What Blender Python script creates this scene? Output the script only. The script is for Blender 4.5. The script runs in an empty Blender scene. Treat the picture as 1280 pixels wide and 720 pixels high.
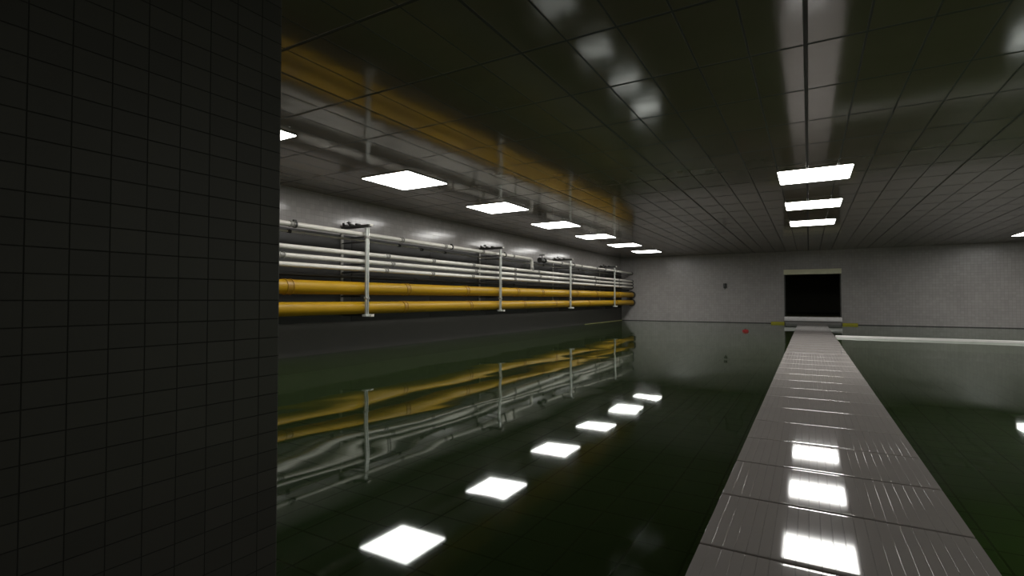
import bpy, bmesh, math, random
from mathutils import Vector, Matrix
random.seed(4)
S = bpy.context.scene
COL = S.collection
CZ = 1.03            # camera height above the water (water surface is z = 0)
HC = 3.03            # ceiling height above the water
XL, XR = -7.97, 8.17 # left and right walls
YB, YF = -3.0, 24.45 # back and far walls
ZF = -1.1            # pool floor

# ------------------------------------------------------------------ materials
def nt(name):
    m = bpy.data.materials.new(name); m.use_nodes = True
    n = m.node_tree; n.nodes.clear()
    out = n.nodes.new('ShaderNodeOutputMaterial')
    return m, n, out
def N(n, t, **kw):
    d = n.nodes.new(t)
    for k, v in kw.items():
        if k.startswith('i_'): d.inputs[k[2:].replace('_', ' ')].default_value = v
        else: setattr(d, k, v)
    return d
def rgba(c): return (c[0], c[1], c[2], 1.0)

def plain(name, col, rough=0.5, metal=0.0, var=0.15, vscale=6.0, bump=0.0, spec=0.5, dirt=None, coat=0):
    """principled with a little noise in colour and gloss"""
    m, n, out = nt(name)
    p = N(n, 'ShaderNodeBsdfPrincipled', i_Metallic=metal)
    p.inputs['Specular IOR Level'].default_value = spec
    if coat: p.inputs['Coat Weight'].default_value = 1.0; p.inputs['Coat Roughness'].default_value = coat
    tc = N(n, 'ShaderNodeTexCoord')
    nz = N(n, 'ShaderNodeTexNoise', i_Scale=vscale, i_Detail=4.0)
    n.links.new(tc.outputs['Object'], nz.inputs['Vector'])
    r = N(n, 'ShaderNodeValToRGB')
    r.color_ramp.elements[0].position = .3; r.color_ramp.elements[1].position = .75
    d = dirt or tuple(c*(1-var) for c in col)
    r.color_ramp.elements[0].color = rgba(d); r.color_ramp.elements[1].color = rgba(col)
    n.links.new(nz.outputs['Fac'], r.inputs['Fac'])
    n.links.new(r.outputs['Color'], p.inputs['Base Color'])
    mr = N(n, 'ShaderNodeMapRange'); mr.inputs['To Min'].default_value = max(.02, rough*.8); mr.inputs['To Max'].default_value = min(1, rough*1.2)
    n.links.new(nz.outputs['Fac'], mr.inputs['Value']); n.links.new(mr.outputs['Result'], p.inputs['Roughness'])
    if bump:
        b = N(n, 'ShaderNodeBump', i_Strength=bump, i_Distance=.01)
        n.links.new(nz.outputs['Fac'], b.inputs['Height']); n.links.new(b.outputs['Normal'], p.inputs['Normal'])
    n.links.new(p.outputs['BSDF'], out.inputs['Surface'])
    return m

def tiles(name, axes, bw, bh, col, grout, mortar=.004, rough=.25, off=(0, 0), spec=.5, var=.12, bumpd=.003, bold=None, wob=.0, ior=1.5):
    """square tile grid laid out in world metres along two axes ('X','Y','Z')"""
    m, n, out = nt(name)
    p = N(n, 'ShaderNodeBsdfPrincipled', i_Roughness=rough, i_IOR=ior)
    p.inputs['Specular IOR Level'].default_value = spec
    tc = N(n, 'ShaderNodeTexCoord'); sp = N(n, 'ShaderNodeSeparateXYZ')
    n.links.new(tc.outputs['Object'], sp.inputs['Vector'])
    cb = N(n, 'ShaderNodeCombineXYZ')
    for k in (0, 1):
        a = N(n, 'ShaderNodeMath', operation='ADD'); a.inputs[1].default_value = off[k]
        n.links.new(sp.outputs[axes[k]], a.inputs[0]); n.links.new(a.outputs[0], cb.inputs[k])
    def brick(w, h, ms):
        b = N(n, 'ShaderNodeTexBrick', offset=0.0, squash=1.0)
        b.inputs['Scale'].default_value = 1.0; b.inputs['Brick Width'].default_value = w
        b.inputs['Row Height'].default_value = h; b.inputs['Mortar Size'].default_value = ms
        b.inputs['Mortar Smooth'].default_value = .3; b.inputs['Bias'].default_value = 0
        b.inputs['Color1'].default_value = rgba(col); b.inputs['Color2'].default_value = rgba([c*(1-var) for c in col])
        b.inputs['Mortar'].default_value = rgba(grout)
        n.links.new(cb.outputs[0], b.inputs['Vector']); return b
    b = brick(bw, bh, mortar)
    colo, fac = b.outputs['Color'], b.outputs['Fac']
    for lay in bold or ():
        b2 = brick(*lay)
        mx = N(n, 'ShaderNodeMix', data_type='RGBA'); mx.inputs['B'].default_value = rgba(grout)
        n.links.new(colo, mx.inputs['A']); n.links.new(b2.outputs['Fac'], mx.inputs['Factor'])
        mm = N(n, 'ShaderNodeMath', operation='MAXIMUM')
        n.links.new(fac, mm.inputs[0]); n.links.new(b2.outputs['Fac'], mm.inputs[1])
        colo, fac = mx.outputs['Result'], mm.outputs[0]
    # faint wear
    nz = N(n, 'ShaderNodeTexNoise', i_Scale=.9, i_Detail=5.0, i_Roughness=.6)
    n.links.new(tc.outputs['Object'], nz.inputs['Vector'])
    mr = N(n, 'ShaderNodeMapRange'); mr.inputs['From Min'].default_value = .25; mr.inputs['From Max'].default_value = .75
    mr.inputs['To Min'].default_value = .86; mr.inputs['To Max'].default_value = 1.05
    n.links.new(nz.outputs['Fac'], mr.inputs['Value'])
    ml = N(n, 'ShaderNodeMix', data_type='RGBA', blend_type='MULTIPLY'); ml.inputs['Factor'].default_value = 1
    n.links.new(colo, ml.inputs['A']); n.links.new(mr.outputs['Result'], ml.inputs['B'])
    n.links.new(ml.outputs['Result'], p.inputs['Base Color'])
    rr = N(n, 'ShaderNodeMath', operation='MULTIPLY_ADD'); rr.inputs[1].default_value = .5; rr.inputs[2].default_value = rough
    n.links.new(fac, rr.inputs[0]); n.links.new(rr.outputs[0], p.inputs['Roughness'])
    inv = N(n, 'ShaderNodeMath', operation='SUBTRACT'); inv.inputs[0].default_value = 1
    n.links.new(fac, inv.inputs[1])
    bp = N(n, 'ShaderNodeBump', i_Strength=.6, i_Distance=bumpd); n.links.new(inv.outputs[0], bp.inputs['Height'])
    if wob:
        w = N(n, 'ShaderNodeTexNoise', i_Scale=2.2, i_Detail=2.0); n.links.new(tc.outputs['Object'], w.inputs['Vector'])
        b3 = N(n, 'ShaderNodeBump', i_Strength=1, i_Distance=wob); n.links.new(w.outputs['Fac'], b3.inputs['Height'])
        n.links.new(b3.outputs['Normal'], bp.inputs['Normal'])
    n.links.new(bp.outputs['Normal'], p.inputs['Normal'])
    n.links.new(p.outputs['BSDF'], out.inputs['Surface'])
    return m

def emit(name, col, s):
    m, n, out = nt(name)
    e = N(n, 'ShaderNodeEmission', i_Strength=s, i_Color=rgba(col))
    n.links.new(e.outputs[0], out.inputs['Surface']); return m

def water_mat():
    m, n, out = nt('pool_water')
    tc = N(n, 'ShaderNodeTexCoord')
    mp = N(n, 'ShaderNodeMapping'); mp.inputs['Scale'].default_value = (1.0, .55, 1)
    n.links.new(tc.outputs['Object'], mp.inputs['Vector'])
    n1 = N(n, 'ShaderNodeTexNoise', i_Scale=.9, i_Detail=1.5, i_Roughness=.4, i_Distortion=.4); n.links.new(mp.outputs[0], n1.inputs['Vector'])
    b1 = N(n, 'ShaderNodeBump', i_Strength=1, i_Distance=.012)
    n.links.new(n1.outputs['Fac'], b1.inputs['Height'])
    fr = N(n, 'ShaderNodeFresnel', i_IOR=1.36); n.links.new(b1.outputs[0], fr.inputs['Normal'])
    gl = N(n, 'ShaderNodeBsdfGlossy', i_Roughness=.035); gl.inputs['Color'].default_value = (.95, 1, .97, 1)
    n.links.new(b1.outputs[0], gl.inputs['Normal'])
    tr = N(n, 'ShaderNodeBsdfTransparent'); tr.inputs['Color'].default_value = (.36, .48, .35, 1)
    df = N(n, 'ShaderNodeBsdfDiffuse'); df.inputs['Color'].default_value = (.034, .052, .016, 1)
    body = N(n, 'ShaderNodeMixShader'); body.inputs[0].default_value = .5
    n.links.new(tr.outputs[0], body.inputs[1]); n.links.new(df.outputs[0], body.inputs[2])
    mx = N(n, 'ShaderNodeMixShader')
    n.links.new(fr.outputs[0], mx.inputs[0]); n.links.new(body.outputs[0], mx.inputs[1]); n.links.new(gl.outputs[0], mx.inputs[2])
    n.links.new(mx.outputs[0], out.inputs['Surface'])
    return m

WALL = (.38, .36, .347); GROUT = (.27, .26, .25)
M = dict(
    wall_x=tiles('tiled_wall_along_y', 'YZ', .10, .10, WALL, GROUT, .003, .15, wob=.002),
    wall_y=tiles('tiled_wall_along_x', 'XZ', .10, .10, WALL, GROUT, .003, .30, wob=.002),
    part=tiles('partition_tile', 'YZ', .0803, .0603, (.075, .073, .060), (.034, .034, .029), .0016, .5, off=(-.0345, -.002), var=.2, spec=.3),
        ceil=tiles('ceiling_tile', 'XY', .4, 1.0, (.20, .165, .138), (.012, .011, .010), .009, .10, off=(0, .4), var=.15, bumpd=.004,
               bold=[(2.0, 500.0, .016), (500.0, 1.0, .017)], wob=.0020, ior=1.56),
    pool=tiles('pool_floor_tile', 'XY', .45, .45, (.17, .205, .145), (.03, .045, .03), .012, .4, var=.2),
    water=water_mat(),
    light=emit('lit_diffuser', (1.0, .985, .95), 17.0),
    lens=emit('green_fill_glow', (.62, 1.0, .22), 1.5),  # glow of the added underwater fill lamps
    frame=plain('light_frame_paint', (.22, .21, .20), .4),
    yellow=plain('yellow_pipe_paint', (.38, .218, .002), .45, var=.12, vscale=3, spec=.3),
    ycoll=plain('yellow_collar_paint', (.32, .17, .003), .45, var=.2),
    white=plain('off_white_pipe_paint', (.62, .595, .535), .35, var=.12, vscale=4),
    coll=plain('grey_coupling', (.30, .29, .26), .4, var=.25),
    dark=plain('dark_cast_iron', (.035, .034, .03), .5, var=.3),
    wall_shade=plain('dark_wall_shade', (.10, .096, .088), .7, var=.12, vscale=2, spec=.2),  # shade below the pipes, put into a dark colour
    board=plain('dark_pipe_shade', (.022, .021, .018), .6, var=.2),  # near-black tone imitating the shade behind the pipes
    steel=plain('galvanised_steel', (.60, .62, .58), .32, metal=.35, var=.15, vscale=12),
    walk=plain('walkway_plastic', (.53, .49, .465), .055, var=.06, vscale=3, spec=.32),
    beam=plain('walkway_beam', (.10, .10, .095), .5),
    kerb=plain('white_kerb_paint', (.74, .72, .70), .4, var=.1),
    yedge=plain('yellow_edge_paint', (.45, .42, .02), .5, var=.2),
    ystrip=plain('pale_yellow_strip', (.62, .62, .22), .5, var=.15),
    cream=plain('cream_lintel_paint', (.82, .80, .58), .45, var=.1),
    sill=plain('pale_threshold', (.85, .83, .82), .4, var=.1),
    riser=plain('grey_riser', (.20, .195, .185), .5),
    corr=tiles('corridor_tile', 'XY', .3, .3, (.34, .33, .20), (.10, .10, .07), .006, .6),
    corrw=plain('corridor_wall', (.16, .155, .10), .6),
    red=plain('red_float_plastic', (.24, .006, .006), .5, var=.1),
    base=plain('dark_waterline_trim', (.05, .05, .046), .5),
)

# ------------------------------------------------------------------ mesh helpers
def add_box(bm, lo, hi, bev=0.0, seg=2):
    r = bmesh.ops.create_cube(bm, size=1.0)
    vs = r['verts']
    for v in vs:
        v.co = Vector([(lo[i]+hi[i])/2 + v.co[i]*(hi[i]-lo[i]) for i in range(3)])
    if bev:
        es = list({e for v in vs for e in v.link_edges})
        bmesh.ops.bevel(bm, geom=es, offset=bev, segments=seg, profile=.5, affect='EDGES', clamp_overlap=True)
def add_tube(bm, pts, r, n=20, caps=True):
    """round tube along a list of points"""
    pts = [Vector(p) for p in pts]; rings = []
    up = None
    for i, p in enumerate(pts):
        d = pts[min(i+1, len(pts)-1)] - pts[max(i-1, 0)]
        if d.length < 1e-6: d = pts[min(i+2, len(pts)-1)] - pts[max(i-2, 0)]
        d.normalize()
        if up is None:
            up = Vector((0, 0, 1)) if abs(d.z) < .9 else Vector((1, 0, 0))
        a = d.cross(up).normalized(); b = a.cross(d).normalized(); up = b
        rr = r[i] if isinstance(r, (list, tuple)) else r
        rings.append([bm.verts.new(p + (a*math.cos(t*2*math.pi/n) + b*math.sin(t*2*math.pi/n))*rr) for t in range(n)])
    for A, B in zip(rings, rings[1:]):
        for t in range(n):
            bm.faces.new((A[t], A[(t+1) % n], B[(t+1) % n], B[t]))
    if caps:
        bm.faces.new(rings[0][::-1]); bm.faces.new(rings[-1])
def add_sphere(bm, c, r, sc=(1, 1, 1), u=20, v=12):
    res = bmesh.ops.create_uvsphere(bm, u_segments=u, v_segments=v, radius=r)
    for q in res['verts']:
        q.co = Vector((c[0]+q.co.x*sc[0], c[1]+q.co.y*sc[1], c[2]+q.co.z*sc[2]))
def collar_pts(p, d, L, r, lip):
    """profile of a coupling: raised rim at both ends"""
    d = Vector(d); p = Vector(p)
    s = [(-L/2, r), (-L/2, lip), (-L/2+.018, lip), (-L/2+.02, r*.98+lip*.02), (L/2-.02, r*.98+lip*.02), (L/2-.018, lip), (L/2, lip), (L/2, r)]
    return [p+d*a for a, _ in s], [b for _, b in s]
def obj(name, bm, mat, parent=None, smooth=True):
    me = bpy.data.meshes.new(name)
    bmesh.ops.recalc_face_normals(bm, faces=bm.faces[:])
    if smooth:
        for f in bm.faces: f.smooth = True
        for e in bm.edges:
            if len(e.link_faces) == 2 and e.calc_face_angle(0) > math.radians(35): e.smooth = False
    bm.to_mesh(me); bm.free()
    me.materials.append(mat)
    o = bpy.data.objects.new(name, me); COL.objects.link(o)
    if parent: o.parent = parent
    return o
def tag(o, label, cat, group=None):
    o['label'] = label; o['category'] = cat
    if group: o['group'] = group
    return o
def empty(name, loc, label, cat, group=None):
    o = bpy.data.objects.new(name, None); COL.objects.link(o); o.location = loc
    o.empty_display_size = .1
    return tag(o, label, cat, group)
def struct(name, bm, mat, parent=None, smooth=False):
    o = obj(name, bm, mat, parent, smooth)
    if not parent: o['kind'] = 'structure'
    return o
def dup(root, loc):
    r = root.copy(); COL.objects.link(r); r.location = loc
    for ch in list(root.children):
        c = ch.copy(); COL.objects.link(c); c.parent = r
        for g in list(ch.children):
            d = g.copy(); COL.objects.link(d); d.parent = c
    return r
def box(lo, hi, bev=0.0):
    bm = bmesh.new(); add_box(bm, lo, hi, bev); return bm

# ------------------------------------------------------------------ room shell
struct('floor', box((XL-.2, YB-.2, ZF-.2), (XR+.2, YF+.2, ZF)), M['pool'])
struct('ceiling', box((XL-.2, YB-.2, HC), (XR+.2, YF+.2, HC+.2)), M['ceil'])
struct('wall_left', box((XL-.2, YB-.2, ZF), (XL, YF+.2, HC)), M['wall_x'])
struct('wall_right', box((XR, YB-.2, ZF), (XR+.2, YF+.2, HC)), M['wall_x'])
struct('wall_back', box((XL, YB-.2, ZF), (XR, YB, HC)), M['wall_y'])
# far wall with the doorway cut out
DX0, DX1, DZ0, DZ1 = -.89, 1.125, .30, 2.06
bm = bmesh.new()
add_box(bm, (XL, YF, ZF), (DX0, YF+.2, HC))
add_box(bm, (DX1, YF, ZF), (XR, YF+.2, HC))
add_box(bm, (DX0, YF, DZ1), (DX1, YF+.2, HC))
add_box(bm, (DX0, YF, ZF), (DX1, YF+.2, DZ0))
struct('wall_far', bm, M['wall_y'])
# near partition on the left
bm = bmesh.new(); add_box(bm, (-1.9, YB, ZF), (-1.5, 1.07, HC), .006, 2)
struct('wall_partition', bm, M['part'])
# corridor behind the doorway
struct('floor_corridor', box((DX0-.6, YF+.2, DZ0-.15), (DX1+.6, YF+8, DZ0)), M['corr'])
struct('ceiling_corridor', box((DX0-.6, YF+.2, DZ1+.1), (DX1+.6, YF+8, DZ1+.2)), M['corrw'])
bm = bmesh.new()
add_box(bm, (DX0-.75, YF+.2, DZ0-.15), (DX0-.6, YF+8, DZ1+.2))
add_box(bm, (DX1+.6, YF+.2, DZ0-.15), (DX1+.75, YF+8, DZ1+.2))
add_box(bm, (DX0-.75, YF+8, DZ0-.15), (DX1+.75, YF+8.15, DZ1+.2))
struct('wall_corridor', bm, M['corrw'])
# doorway: lintel, threshold, jambs
door = empty('doorway', (.117, YF, DZ0), 'open doorway with cream lintel and pale threshold in the far wall', 'doorway')
door['kind'] = 'structure'; door.name = 'door_1'
def dpart(name, lo, hi, mat, bev=.01):
    bm = bmesh.new(); add_box(bm, lo, hi, bev)
    bmesh.ops.translate(bm, vec=-door.location, verts=bm.verts[:]); return obj(name, bm, mat, door)
dpart('lintel', (DX0-.02, YF-.06, DZ1), (DX1+.02, YF-.001, DZ1+.21), M['cream'])
dpart('threshold', (DX0-.01, YF-.22, DZ0-.17), (DX1+.02, YF+.02, DZ0+.005), M['sill'], .02)
dpart('jamb', (DX0, YF-.03, DZ0+.006), (DX0+.04, YF+.2, DZ1-.001), M['base'], .004)
dpart('jamb', (DX1-.04, YF-.03, DZ0+.006), (DX1, YF+.2, DZ1-.001), M['base'], .004)
dpart('step_riser', (DX0+.03, YF-.14, -.3), (DX1-.03, YF-.001, DZ0-.171), M['riser'], .004)
# water-line trims, and an added shade strip under the pipes
struct('trim_1', box((XL, YF-.03, -.08), (DX0-.52, YF, .025), .006), M['base'])
struct('trim_2', box((DX1+.55, YF-.03, -.08), (XR, YF, .025), .006), M['base'])
struct('trim_3', box((DX0-.515, YF-.09, -.08), (DX0-.005, YF-.001, .075), .012), M['yedge'])
struct('trim_4', box((DX1+.03, YF-.09, -.08), (DX1+.545, YF-.001, .075), .012), M['yedge'])
struct('shade_strip_left', box((XL, YB, -.3), (XL+.03, YF-.03, CZ-.445), .004), M['wall_shade'])  # dark strip added to imitate shade on the lower wall
struct('trim_5', box((XL+.03, 19.6, -.08), (XL+.06, YF-.04, .012), .004), M['ystrip'])

# ------------------------------------------------------------------ water
bm = bmesh.new()
g = .004
xs = [XL+g, -1.9-g, -1.5+g, XR-g]; ys = [YB+g, 1.07+g, YF-g]
gv = [[bm.verts.new((x, y, 0)) for x in xs] for y in ys]
for j in range(2):
    for i in range(3):
        if (j, i) != (0, 1): bm.faces.new((gv[j][i], gv[j][i+1], gv[j+1][i+1], gv[j+1][i]))
w = obj('water', bm, M['water']); w['kind'] = 'stuff'
tag(w, 'dark green still water flooding the room from wall to wall', 'water')

# ------------------------------------------------------------------ walkway
WX0, WX1, PL = -.40, .595, .625
walk = empty('walkway', (0, 0, 0), 'grey plastic plank walkway crossing the water to the far doorway', 'walkway')
def panel_mesh():
    """one ribbed panel: shallow grooves along Y, ends rolled down"""
    bm = bmesh.new()
    nrib = 23; w = (WX1-WX0)/nrib; top = .03
    xs = []
    for i in range(nrib):
        x = WX0 + i*w
        xs += [(x+.0009, -.0012), (x+.0019, 0), (x+w-.0019, 0), (x+w-.0009, -.0012)]
    xs = [(WX0, -.012)] + xs + [(WX1, -.012)]
    ys = [(.005, -.03), (.005, -.0045), (.007, -.0014), (.011, -.0002), (.016, 0), (.034, 0), (.05, 0), (PL-.05, 0), (PL-.034, 0), (PL-.016, 0), (PL-.011, -.0002), (PL-.007, -.0014), (PL-.005, -.0045), (PL-.005, -.03)]
    rows = [[bm.verts.new((x, y, top + (dz + dy if k not in (0, len(ys)-1) else dy))) for x, dz in xs] for k, (y, dy) in enumerate(ys)]
    for A, B in zip(rows, rows[1:]):
        for i in range(len(xs)-1): bm.faces.new((A[i], A[i+1], B[i+1], B[i]))
    zb = -.03
    lo = [bm.verts.new((WX0, .005, zb)), bm.verts.new((WX1, .005, zb)), bm.verts.new((WX1, PL-.005, zb)), bm.verts.new((WX0, PL-.005, zb))]
    bm.faces.new(lo[::-1])
    bm.faces.new([lo[0], lo[1]] + rows[0][::-1])
    bm.faces.new([lo[2], lo[3]] + rows[-1])
    bm.faces.new([lo[1], lo[2]] + [r[-1] for r in rows][::-1])
    bm.faces.new([lo[3], lo[0]] + [r[0] for r in rows])
    return bm
p0 = obj('panel', panel_mesh(), M['walk'], walk)
Y0 = 2.225 - 4*PL
k = 0
p0.location = (0, Y0, 0)
while Y0 + (k+2)*PL < YF - .14:
    k += 1
    c = p0.copy(); COL.objects.link(c); c.parent = walk; c.location = (0, Y0 + k*PL, 0)
    c.rotation_euler = (random.uniform(-.0012, .0012), 0, 0)
YE = Y0 + (k+1)*PL
for x in (WX0+.12, WX1-.20):
    bm = bmesh.new(); add_box(bm, (x, Y0, -.15), (x+.08, YE, -.031), .005); obj('beam', bm, M['beam'], walk)
for yy in (4, 8, 12, 16, 20, 23.5):
    for x in (WX0+.12, WX1-.20):
        bm = bmesh.new(); add_tube(bm, [(x+.04, yy, ZF), (x+.04, yy, ZF+.02), (x+.04, yy, ZF+.021), (x+.04, yy, -.15)], [.07, .07, .035, .035], 12)
        obj('post', bm, M['beam'], walk)

# white kerb on the right, crossing the water
bm = bmesh.new(); add_box(bm, (WX1+.01, 16.28, -.25), (XR, 16.42, .055), .02, 3)
tag(obj('pool_kerb', bm, M['kerb']), 'long white kerb rising from the water between walkway and right wall', 'kerb')

# ------------------------------------------------------------------ ceiling lights
def round_rect(bm, w, h, r, z, n=6):
    vs = []
    for cx, cy, a0 in ((w/2-r, h/2-r, 0), (-w/2+r, h/2-r, 90), (-w/2+r, -h/2+r, 180), (w/2-r, -h/2+r, 270)):
        for i in range(n+1):
            a = math.radians(a0 + 90*i/n); vs.append(bm.verts.new((cx+r*math.cos(a), cy+r*math.sin(a), z)))
    return vs
def make_light():
    t = empty('ceiling_light', (0, 0, HC), '', 'ceiling light', 'square ceiling lights')
    bm = bmesh.new()
    a = round_rect(bm, 1.0, 1.03, .045, -.012); b = round_rect(bm, 1.0, 1.03, .045, -.001)
    bm.faces.new(a[::-1])
    for i in range(len(a)): bm.faces.new((a[i], a[(i+1) % len(a)], b[(i+1) % len(b)], b[i]))
    obj('diffuser', bm, M['light'], t)
    bm = bmesh.new()
    rings = [round_rect(bm, 1.0+e, 1.03+e, .045+e/2, z) for e, z in ((.002, -.001), (.002, -.014), (.03, -.014), (.034, -.010), (.034, -.001))]
    for A, B in zip(rings, rings[1:]):
        for i in range(len(A)): bm.faces.new((A[i], A[(i+1) % len(A)], B[(i+1) % len(B)], B[i]))
    obj('frame', bm, M['frame'], t)
    return t
LY = [3.53, 6.53, 9.5, 12.47, 15.43, 18.4, 21.36]
ordw = ['nearest', 'second nearest', 'third nearest', 'fourth nearest', 'fifth nearest', 'second farthest', 'farthest']
proto = make_light(); first = True
for x, ys, where in ((-5.86, list(range(7)), 'row beside the wall pipes'), (.095, [2, 3, 4], 'row above the walkway'), (6.05, [0, 1, 2, 3, 4, 5, 6], 'row towards the right wall')):
    for j, q in enumerate(ys):
        o = proto if first else dup(proto, (x, LY[q], HC)); first = False
        o.location = (x, LY[q], HC)
        if len(ys) > 3: nm = ordw[j]
        elif len(ys) == 3: nm = ('nearest', 'middle', 'farthest')[j]
        extra = ', partly behind the partition' if (x < -1 and j == 0) else ''
        o['label'] = '%s glowing square ceiling light in the %s%s' % (nm, where, extra)

# ------------------------------------------------------------------ pipes on the left wall
XP = -7.42
YS, YEND = -2.6, YF-.02
def pipe(name, label, cat, x, z, r, mat, y0=YS, y1=YEND, collars=(), cmat=None, cl=.10, lip=1.18, flange=True):
    n = 24 if r > .06 else 16
    bm = bmesh.new()
    add_tube(bm, [(x, y0 + (y1-y0)*i/24, z) for i in range(25)], r, n)
    o = tag(obj(name, bm, mat), label, cat, 'pipes along the left wall')
    for c in collars:
        bm = bmesh.new(); p, rr = collar_pts((x, c, z), (0, 1, 0), cl, r*1.02, r*lip)
        add_tube(bm, p, rr, n, caps=False); obj('coupling', bm, cmat or M['coll'], o)
    if flange:
        bm = bmesh.new(); add_tube(bm, [(x, y1-.10, z), (x, y1-.10, z), (x, y1-.02, z), (x, y1-.02, z)], [r*1.02, r*1.5, r*1.5, r*1.02], n, caps=False)
        obj('wall_flange', bm, M['dark'], o)
    return o
bk = empty('shade_board', (XL, YS, CZ), 'long dark board added as shade on the left wall behind all the pipes', 'shade board')  # added sheet, darkens the wall like the pipes' own shade
yy = YS
while yy < YEND - .5:
    bm = bmesh.new(); add_box(bm, (.001, yy-YS+.004, -.44), (.022, min(yy+2.47, YEND)-YS-.004, 1.265), .003); obj('shade_panel', bm, M['board'], bk)
    yy += 2.47
yc = [5.42, 8.27, 10.45, 13.0, 14.6, 17.4, 19.4, 22.1]
pipe('yellow_pipe', 'upper of the two thick yellow pipes along the left wall', 'pipe', XP, CZ+.205, .122, M['yellow'], collars=yc, cmat=M['ycoll'], cl=.13, lip=1.1)
pipe('yellow_pipe', 'lower of the two thick yellow pipes, lowest pipe on the left wall', 'pipe', XP, CZ-.165, .118, M['yellow'], collars=[8.2, 10.6, 13.4, 15.6, 18.6, 21.9], cmat=M['ycoll'], cl=.12, lip=1.1)
wc = [7.71, 9.17, 10.77, 12.9, 14.4, 17.0, 19.3, 22.3]
pipe('white_pipe', 'white pipe, top of the three close white pipes over the yellow ones', 'pipe', XP+.02, CZ+.868, .042, M['white'], collars=wc, lip=1.3)
pipe('white_pipe', 'white pipe, middle of the three close white pipes over the yellow ones', 'pipe', XP+.02, CZ+.722, .042, M['white'], collars=[5.3, 7.85, 10.88, 12.9, 14.5, 17.1, 19.4, 22.3], lip=1.3)
pipe('white_pipe', 'white pipe, bottom of the three close white pipes, just above the yellow ones', 'pipe', XP+.02, CZ+.575, .043, M['white'], collars=[7.67, 9.14, 10.74, 12.9, 14.4, 17.0, 19.3, 22.3], lip=1.3)
pipe('grey_pipe', 'thin pale pipe tucked behind the three close white pipes', 'pipe', -7.72, CZ+.605, .028, M['coll'], collars=[6.6, 11.2, 15.8, 20.4], cmat=M['dark'], lip=1.35, cl=.07)
pipe('grey_pipe', 'thin dark pipe between the white pipes and the yellow pipes', 'pipe', -7.6, CZ+.43, .03, M['dark'], collars=[8.8, 13.2, 18.2], cmat=M['dark'], lip=1.35, cl=.07)
pipe('thin_pipe', 'thin pale pipe just behind and below the highest white pipe', 'pipe', -7.62, CZ+1.155, .02, M['white'], y1=8.9, collars=[5.6, 8.3], cmat=M['dark'], lip=1.6, cl=.06, flange=False)
pipe('thin_pipe', 'thin grey pipe starting beyond the nearest support, under the highest white pipe', 'pipe', -7.62, CZ+1.13, .02, M['coll'], y0=9.0, collars=[9.05, 9.9, 12.4, 15.2, 18.2, 21.6], cmat=M['dark'], lip=1.6, cl=.06, flange=False)
# highest white pipe, near run turning down into the white pipes
ZT = CZ+1.25; YR = 14.02
top = pipe('white_pipe', 'highest white pipe, near run ending in an elbow and short riser', 'pipe', XP, ZT, .044, M['white'], y1=YR-.12,
           collars=[5.5, 8.16, 9.64, 11.25, 12.86], lip=1.25, cl=.09, flange=False)
bm = bmesh.new()
pts = [(XP, YR-.13, ZT)] + [(XP, YR-.12+.12*math.sin(a), ZT-.12+.12*math.cos(a)) for a in [i*math.pi/16 for i in range(9)]] + [(XP+.01, YR, CZ+.91)]
add_tube(bm, pts, .05, 18); obj('riser', bm, M['white'], top)
bm = bmesh.new(); p, rr = collar_pts((XP+.015, YR, CZ+.93), (0, 0, 1), .09, .05, .062); add_tube(bm, p, rr, 18, caps=False); obj('coupling', bm, M['coll'], top)
top2 = pipe('white_pipe', 'highest white pipe, far run beyond the short riser', 'pipe', XP, ZT, .044, M['white'], y0=15.0,
            collars=[16.2, 18.0, 19.6, 22.0], lip=1.25, cl=.09)
# valve on the far run's near end
bm = bmesh.new(); add_tube(bm, [(XP, 14.55, ZT), (XP, 14.55, ZT), (XP, 14.6, ZT), (XP, 14.6, ZT), (XP, 14.68, ZT), (XP, 14.78, ZT), (XP, 14.86, ZT), (XP, 14.86, ZT), (XP, 14.92, ZT), (XP, 14.92, ZT)],
                              [.0, .085, .085, .05, .075, .075, .05, .085, .085, .04], 18); add_tube(bm, [(XP, 14.92, ZT), (XP, 15.02, ZT)], .047, 18)
v = obj('valve_body', bm, M['dark'], top2)
bm = bmesh.new(); add_tube(bm, [(XP, 14.73, ZT+.06), (XP, 14.73, ZT+.17)], .014, 10)
c = [(XP+.09*math.cos(t*math.pi/10), 14.73+.09*math.sin(t*math.pi/10), ZT+.17) for t in range(21)]; add_tube(bm, c, .011, 8, caps=False)
for t in range(4): add_tube(bm, [(XP, 14.73, ZT+.17), (XP+.09*math.cos(t*math.pi/2), 14.73+.09*math.sin(t*math.pi/2), ZT+.17)], .008, 8)
obj('handwheel', bm, M['dark'], v)
# clamps standing on the highest pipe
def saddle(parent, y, x=XP, z=ZT, r=.044):
    bm = bmesh.new(); add_tube(bm, [(x, y-.02, z), (x, y-.02, z), (x, y+.02, z), (x, y+.02, z)], [r*.99, r*1.35, r*1.35, r*.99], 18, caps=False)
    c = obj('clamp', bm, M['dark'], parent)
    bm = bmesh.new(); add_box(bm, (x-.018, y-.03, z+r*1.2), (x+.018, y+.03, z+r+.035), .004); obj('clamp_block', bm, M['dark'], c)
for y in (5.56, 9.9, 12.4): saddle(top, y)
for y in (17.3, 20.6): saddle(top2, y)

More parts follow.
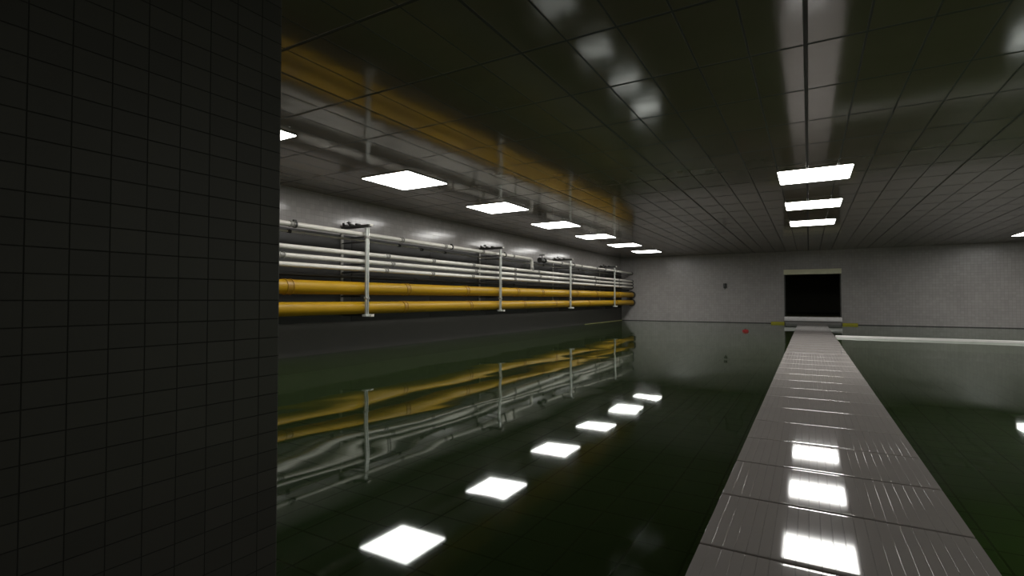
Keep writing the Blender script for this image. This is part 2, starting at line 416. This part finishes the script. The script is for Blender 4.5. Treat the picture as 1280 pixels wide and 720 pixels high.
# ------------------------------------------------------------------ support frames (post, wall post, arms)
XS = -7.24
ZB, ZTOP = CZ-.33, CZ+1.37
def support(label):
    t = empty('pipe_support', (XS, 0, ZB), label, 'pipe support', 'upright pipe supports along the left wall')
    def part(name, bm, mat, par=None):
        bmesh.ops.translate(bm, vec=(-XS, 0, -ZB), verts=bm.verts[:])     # the thing's own coordinates
        return obj(name, bm, mat, par or t)
    # front post: open strut channel with a lip either side
    bm = bmesh.new()
    add_box(bm, (XS-.03, -.034, ZB+.04), (XS+.012, -.012, ZTOP-.02), .004)
    add_box(bm, (XS-.03, .012, ZB+.04), (XS+.012, .034, ZTOP-.02), .004)
    add_box(bm, (XS-.034, -.03, ZB+.04), (XS-.02, .03, ZTOP-.02), .003)
    post = part('front_post', bm, M['steel'])
    for z in (CZ+1.18, CZ+.02):
        bm = bmesh.new(); add_box(bm, (XS-.045, -.046, z-.022), (XS+.022, .046, z+.022), .006); part('clamp_ring', bm, M['coll'])
    bm = bmesh.new(); add_box(bm, (XL+.022, -.03, ZB), (XL+.05, .03, ZTOP+.08), .004); part('wall_post', bm, M['coll'])
    # arms
    bm = bmesh.new(); add_box(bm, (XL+.05, -.04, ZTOP), (XS+.06, .04, ZTOP+.05), .006)
    for x in (XL+.14, XL+.3, XL+.47): add_box(bm, (x-.03, -.05, ZTOP+.05), (x+.03, .05, ZTOP+.085), .006)
    part('top_arm', bm, M['dark'])
    bm = bmesh.new(); add_box(bm, (XS+.0, .0, ZTOP+.02), (XS+.062, .085, ZTOP+.06), .006); part('end_cap', bm, M['white'])
    bm = bmesh.new(); add_tube(bm, [(XL+.22, 0, ZTOP+.085), (XL+.22, 0, ZTOP+.14)], .02, 10); add_tube(bm, [(XL+.22, 0, ZTOP+.11), (XL+.22, 0, ZTOP+.13)], .045, 6)
    add_tube(bm, [(XL+.1, -.02, ZTOP+.05), (XL+.1, -.02, ZTOP+.12)], .022, 10)
    part('arm_bolt', bm, M['dark'])
    for z in (CZ+1.19, CZ+1.095, CZ+.812, CZ+.667, CZ+.519):
        bm = bmesh.new(); add_box(bm, (XL+.05, -.02, z-.012), (XS-.035, .02, z+.008), .003); part('cross_arm', bm, M['dark'])
    for z in (CZ+.06, CZ-.30):
        bm = bmesh.new(); add_box(bm, (XL+.05, -.03, z-.02), (XS-.035, .03, z+.012), .004); part('cross_arm', bm, M['dark'])
    bm = bmesh.new(); add_box(bm, (XS-.06, -.07, ZB-.0), (XS+.05, .07, ZB+.04), .006); part('foot_bracket', bm, M['steel'])
    bm = bmesh.new(); add_box(bm, (XS+.0, .03, ZB-.005), (XS+.075, .11, ZB+.045), .006); part('end_cap', bm, M['white'])
    return t
s0 = support('nearest steel pipe support, standing beside the partition edge')
s0.location = (XS, 7.02, ZB)
for y, l in ((11.88, 'second nearest steel pipe support, in front of the yellow and white pipes'),
             (16.62, 'third nearest steel pipe support, just beyond the white riser'),
             (21.35, 'farthest steel pipe support, close to the far wall corner')):
    s = dup(s0, (XS, y, ZB)); s['label'] = l
for s in [o for o in COL.objects if o.name.startswith('pipe_support')]: pass

# ------------------------------------------------------------------ added green fill lamps, out of view, tinting the right-hand water
def green_fill_lamp(x, y, label, power):
    t = empty('green_fill_lamp', (x, y, ZF), label, 'added fill lamp', 'added fill lamps')
    bm = bmesh.new(); add_tube(bm, [(0, 0, 0), (0, 0, .02), (0, 0, .021), (0, 0, .22), (0, 0, .22), (0, 0, .26)], [.13, .13, .05, .05, .12, .13], 24); obj('housing', bm, M['coll'], t)  # body of the added fill lamp
    bm = bmesh.new(); add_sphere(bm, (0, 0, .27), .11, (1, 1, .5)); obj('lens', bm, M['lens'], t)  # glowing cap of the added fill lamp
    L = bpy.data.lights.new('fill_light', 'POINT'); L.energy = power; L.color = (.70, 1.0, .28); L.shadow_soft_size = .1
    lo = bpy.data.objects.new('fill_light', L); COL.objects.link(lo); lo.parent = t; lo.location = (0, 0, .55)
green_fill_lamp(3.1, 5.2, 'added green fill lamp on the pool floor nearest the walkway', 48)
green_fill_lamp(4.6, 10.5, 'added green fill lamp on the pool floor halfway to the kerb', 60)

# ------------------------------------------------------------------ small things
# red float on the water
fl = empty('float', (-1.77, 17.98, 0), 'small red float drifting on the water before the far wall', 'float')
bm = bmesh.new(); add_sphere(bm, (0, 0, .015), .095, (1.05, .9, .52)); add_tube(bm, [(0, 0, .055), (0, 0, .072)], .018, 10); obj('float_body', bm, M['red'], fl)
bm = bmesh.new(); add_tube(bm, [(.014*math.cos(t*math.pi/8), 0, .08+.014*math.sin(t*math.pi/8)) for t in range(17)], .004, 8, caps=False); obj('ring', bm, M['dark'], fl)
# dark box on the far wall
jb = empty('wall_box', (-3.22, YF, CZ+.6), 'small dark box fixed to the far wall left of the doorway', 'wall box')
bm = bmesh.new(); add_box(bm, (-.065, -.06, -.10), (.065, -.001, .10), .01); obj('housing', bm, M['dark'], jb)
bm = bmesh.new(); add_box(bm, (-.055, -.072, -.09), (.055, -.06, .09), .005); obj('lid', bm, M['base'], jb)
bm = bmesh.new(); add_tube(bm, [(0, -.03, -.10), (0, -.03, -.16)], .016, 10); obj('cable_gland', bm, M['dark'], jb)

# ------------------------------------------------------------------ camera, world, view
cam = bpy.data.cameras.new('camera'); co = bpy.data.objects.new('camera', cam); COL.objects.link(co)
cam.sensor_width = 36; cam.lens = 18.0; cam.clip_start = .02
co.location = (0, 0, CZ); co.rotation_euler = (math.radians(90 + 1.253), 0, math.atan2(371, 640))
S.camera = co
wd = bpy.data.worlds.new('world'); S.world = wd; wd.use_nodes = True
wd.node_tree.nodes['Background'].inputs[0].default_value = (.0, .0, .0, 1)
S.view_settings.view_transform = 'Standard'; S.view_settings.look = 'None'
S.view_settings.gamma = 1; S.view_settings.use_curve_mapping = False
S.view_settings.exposure = 0.0
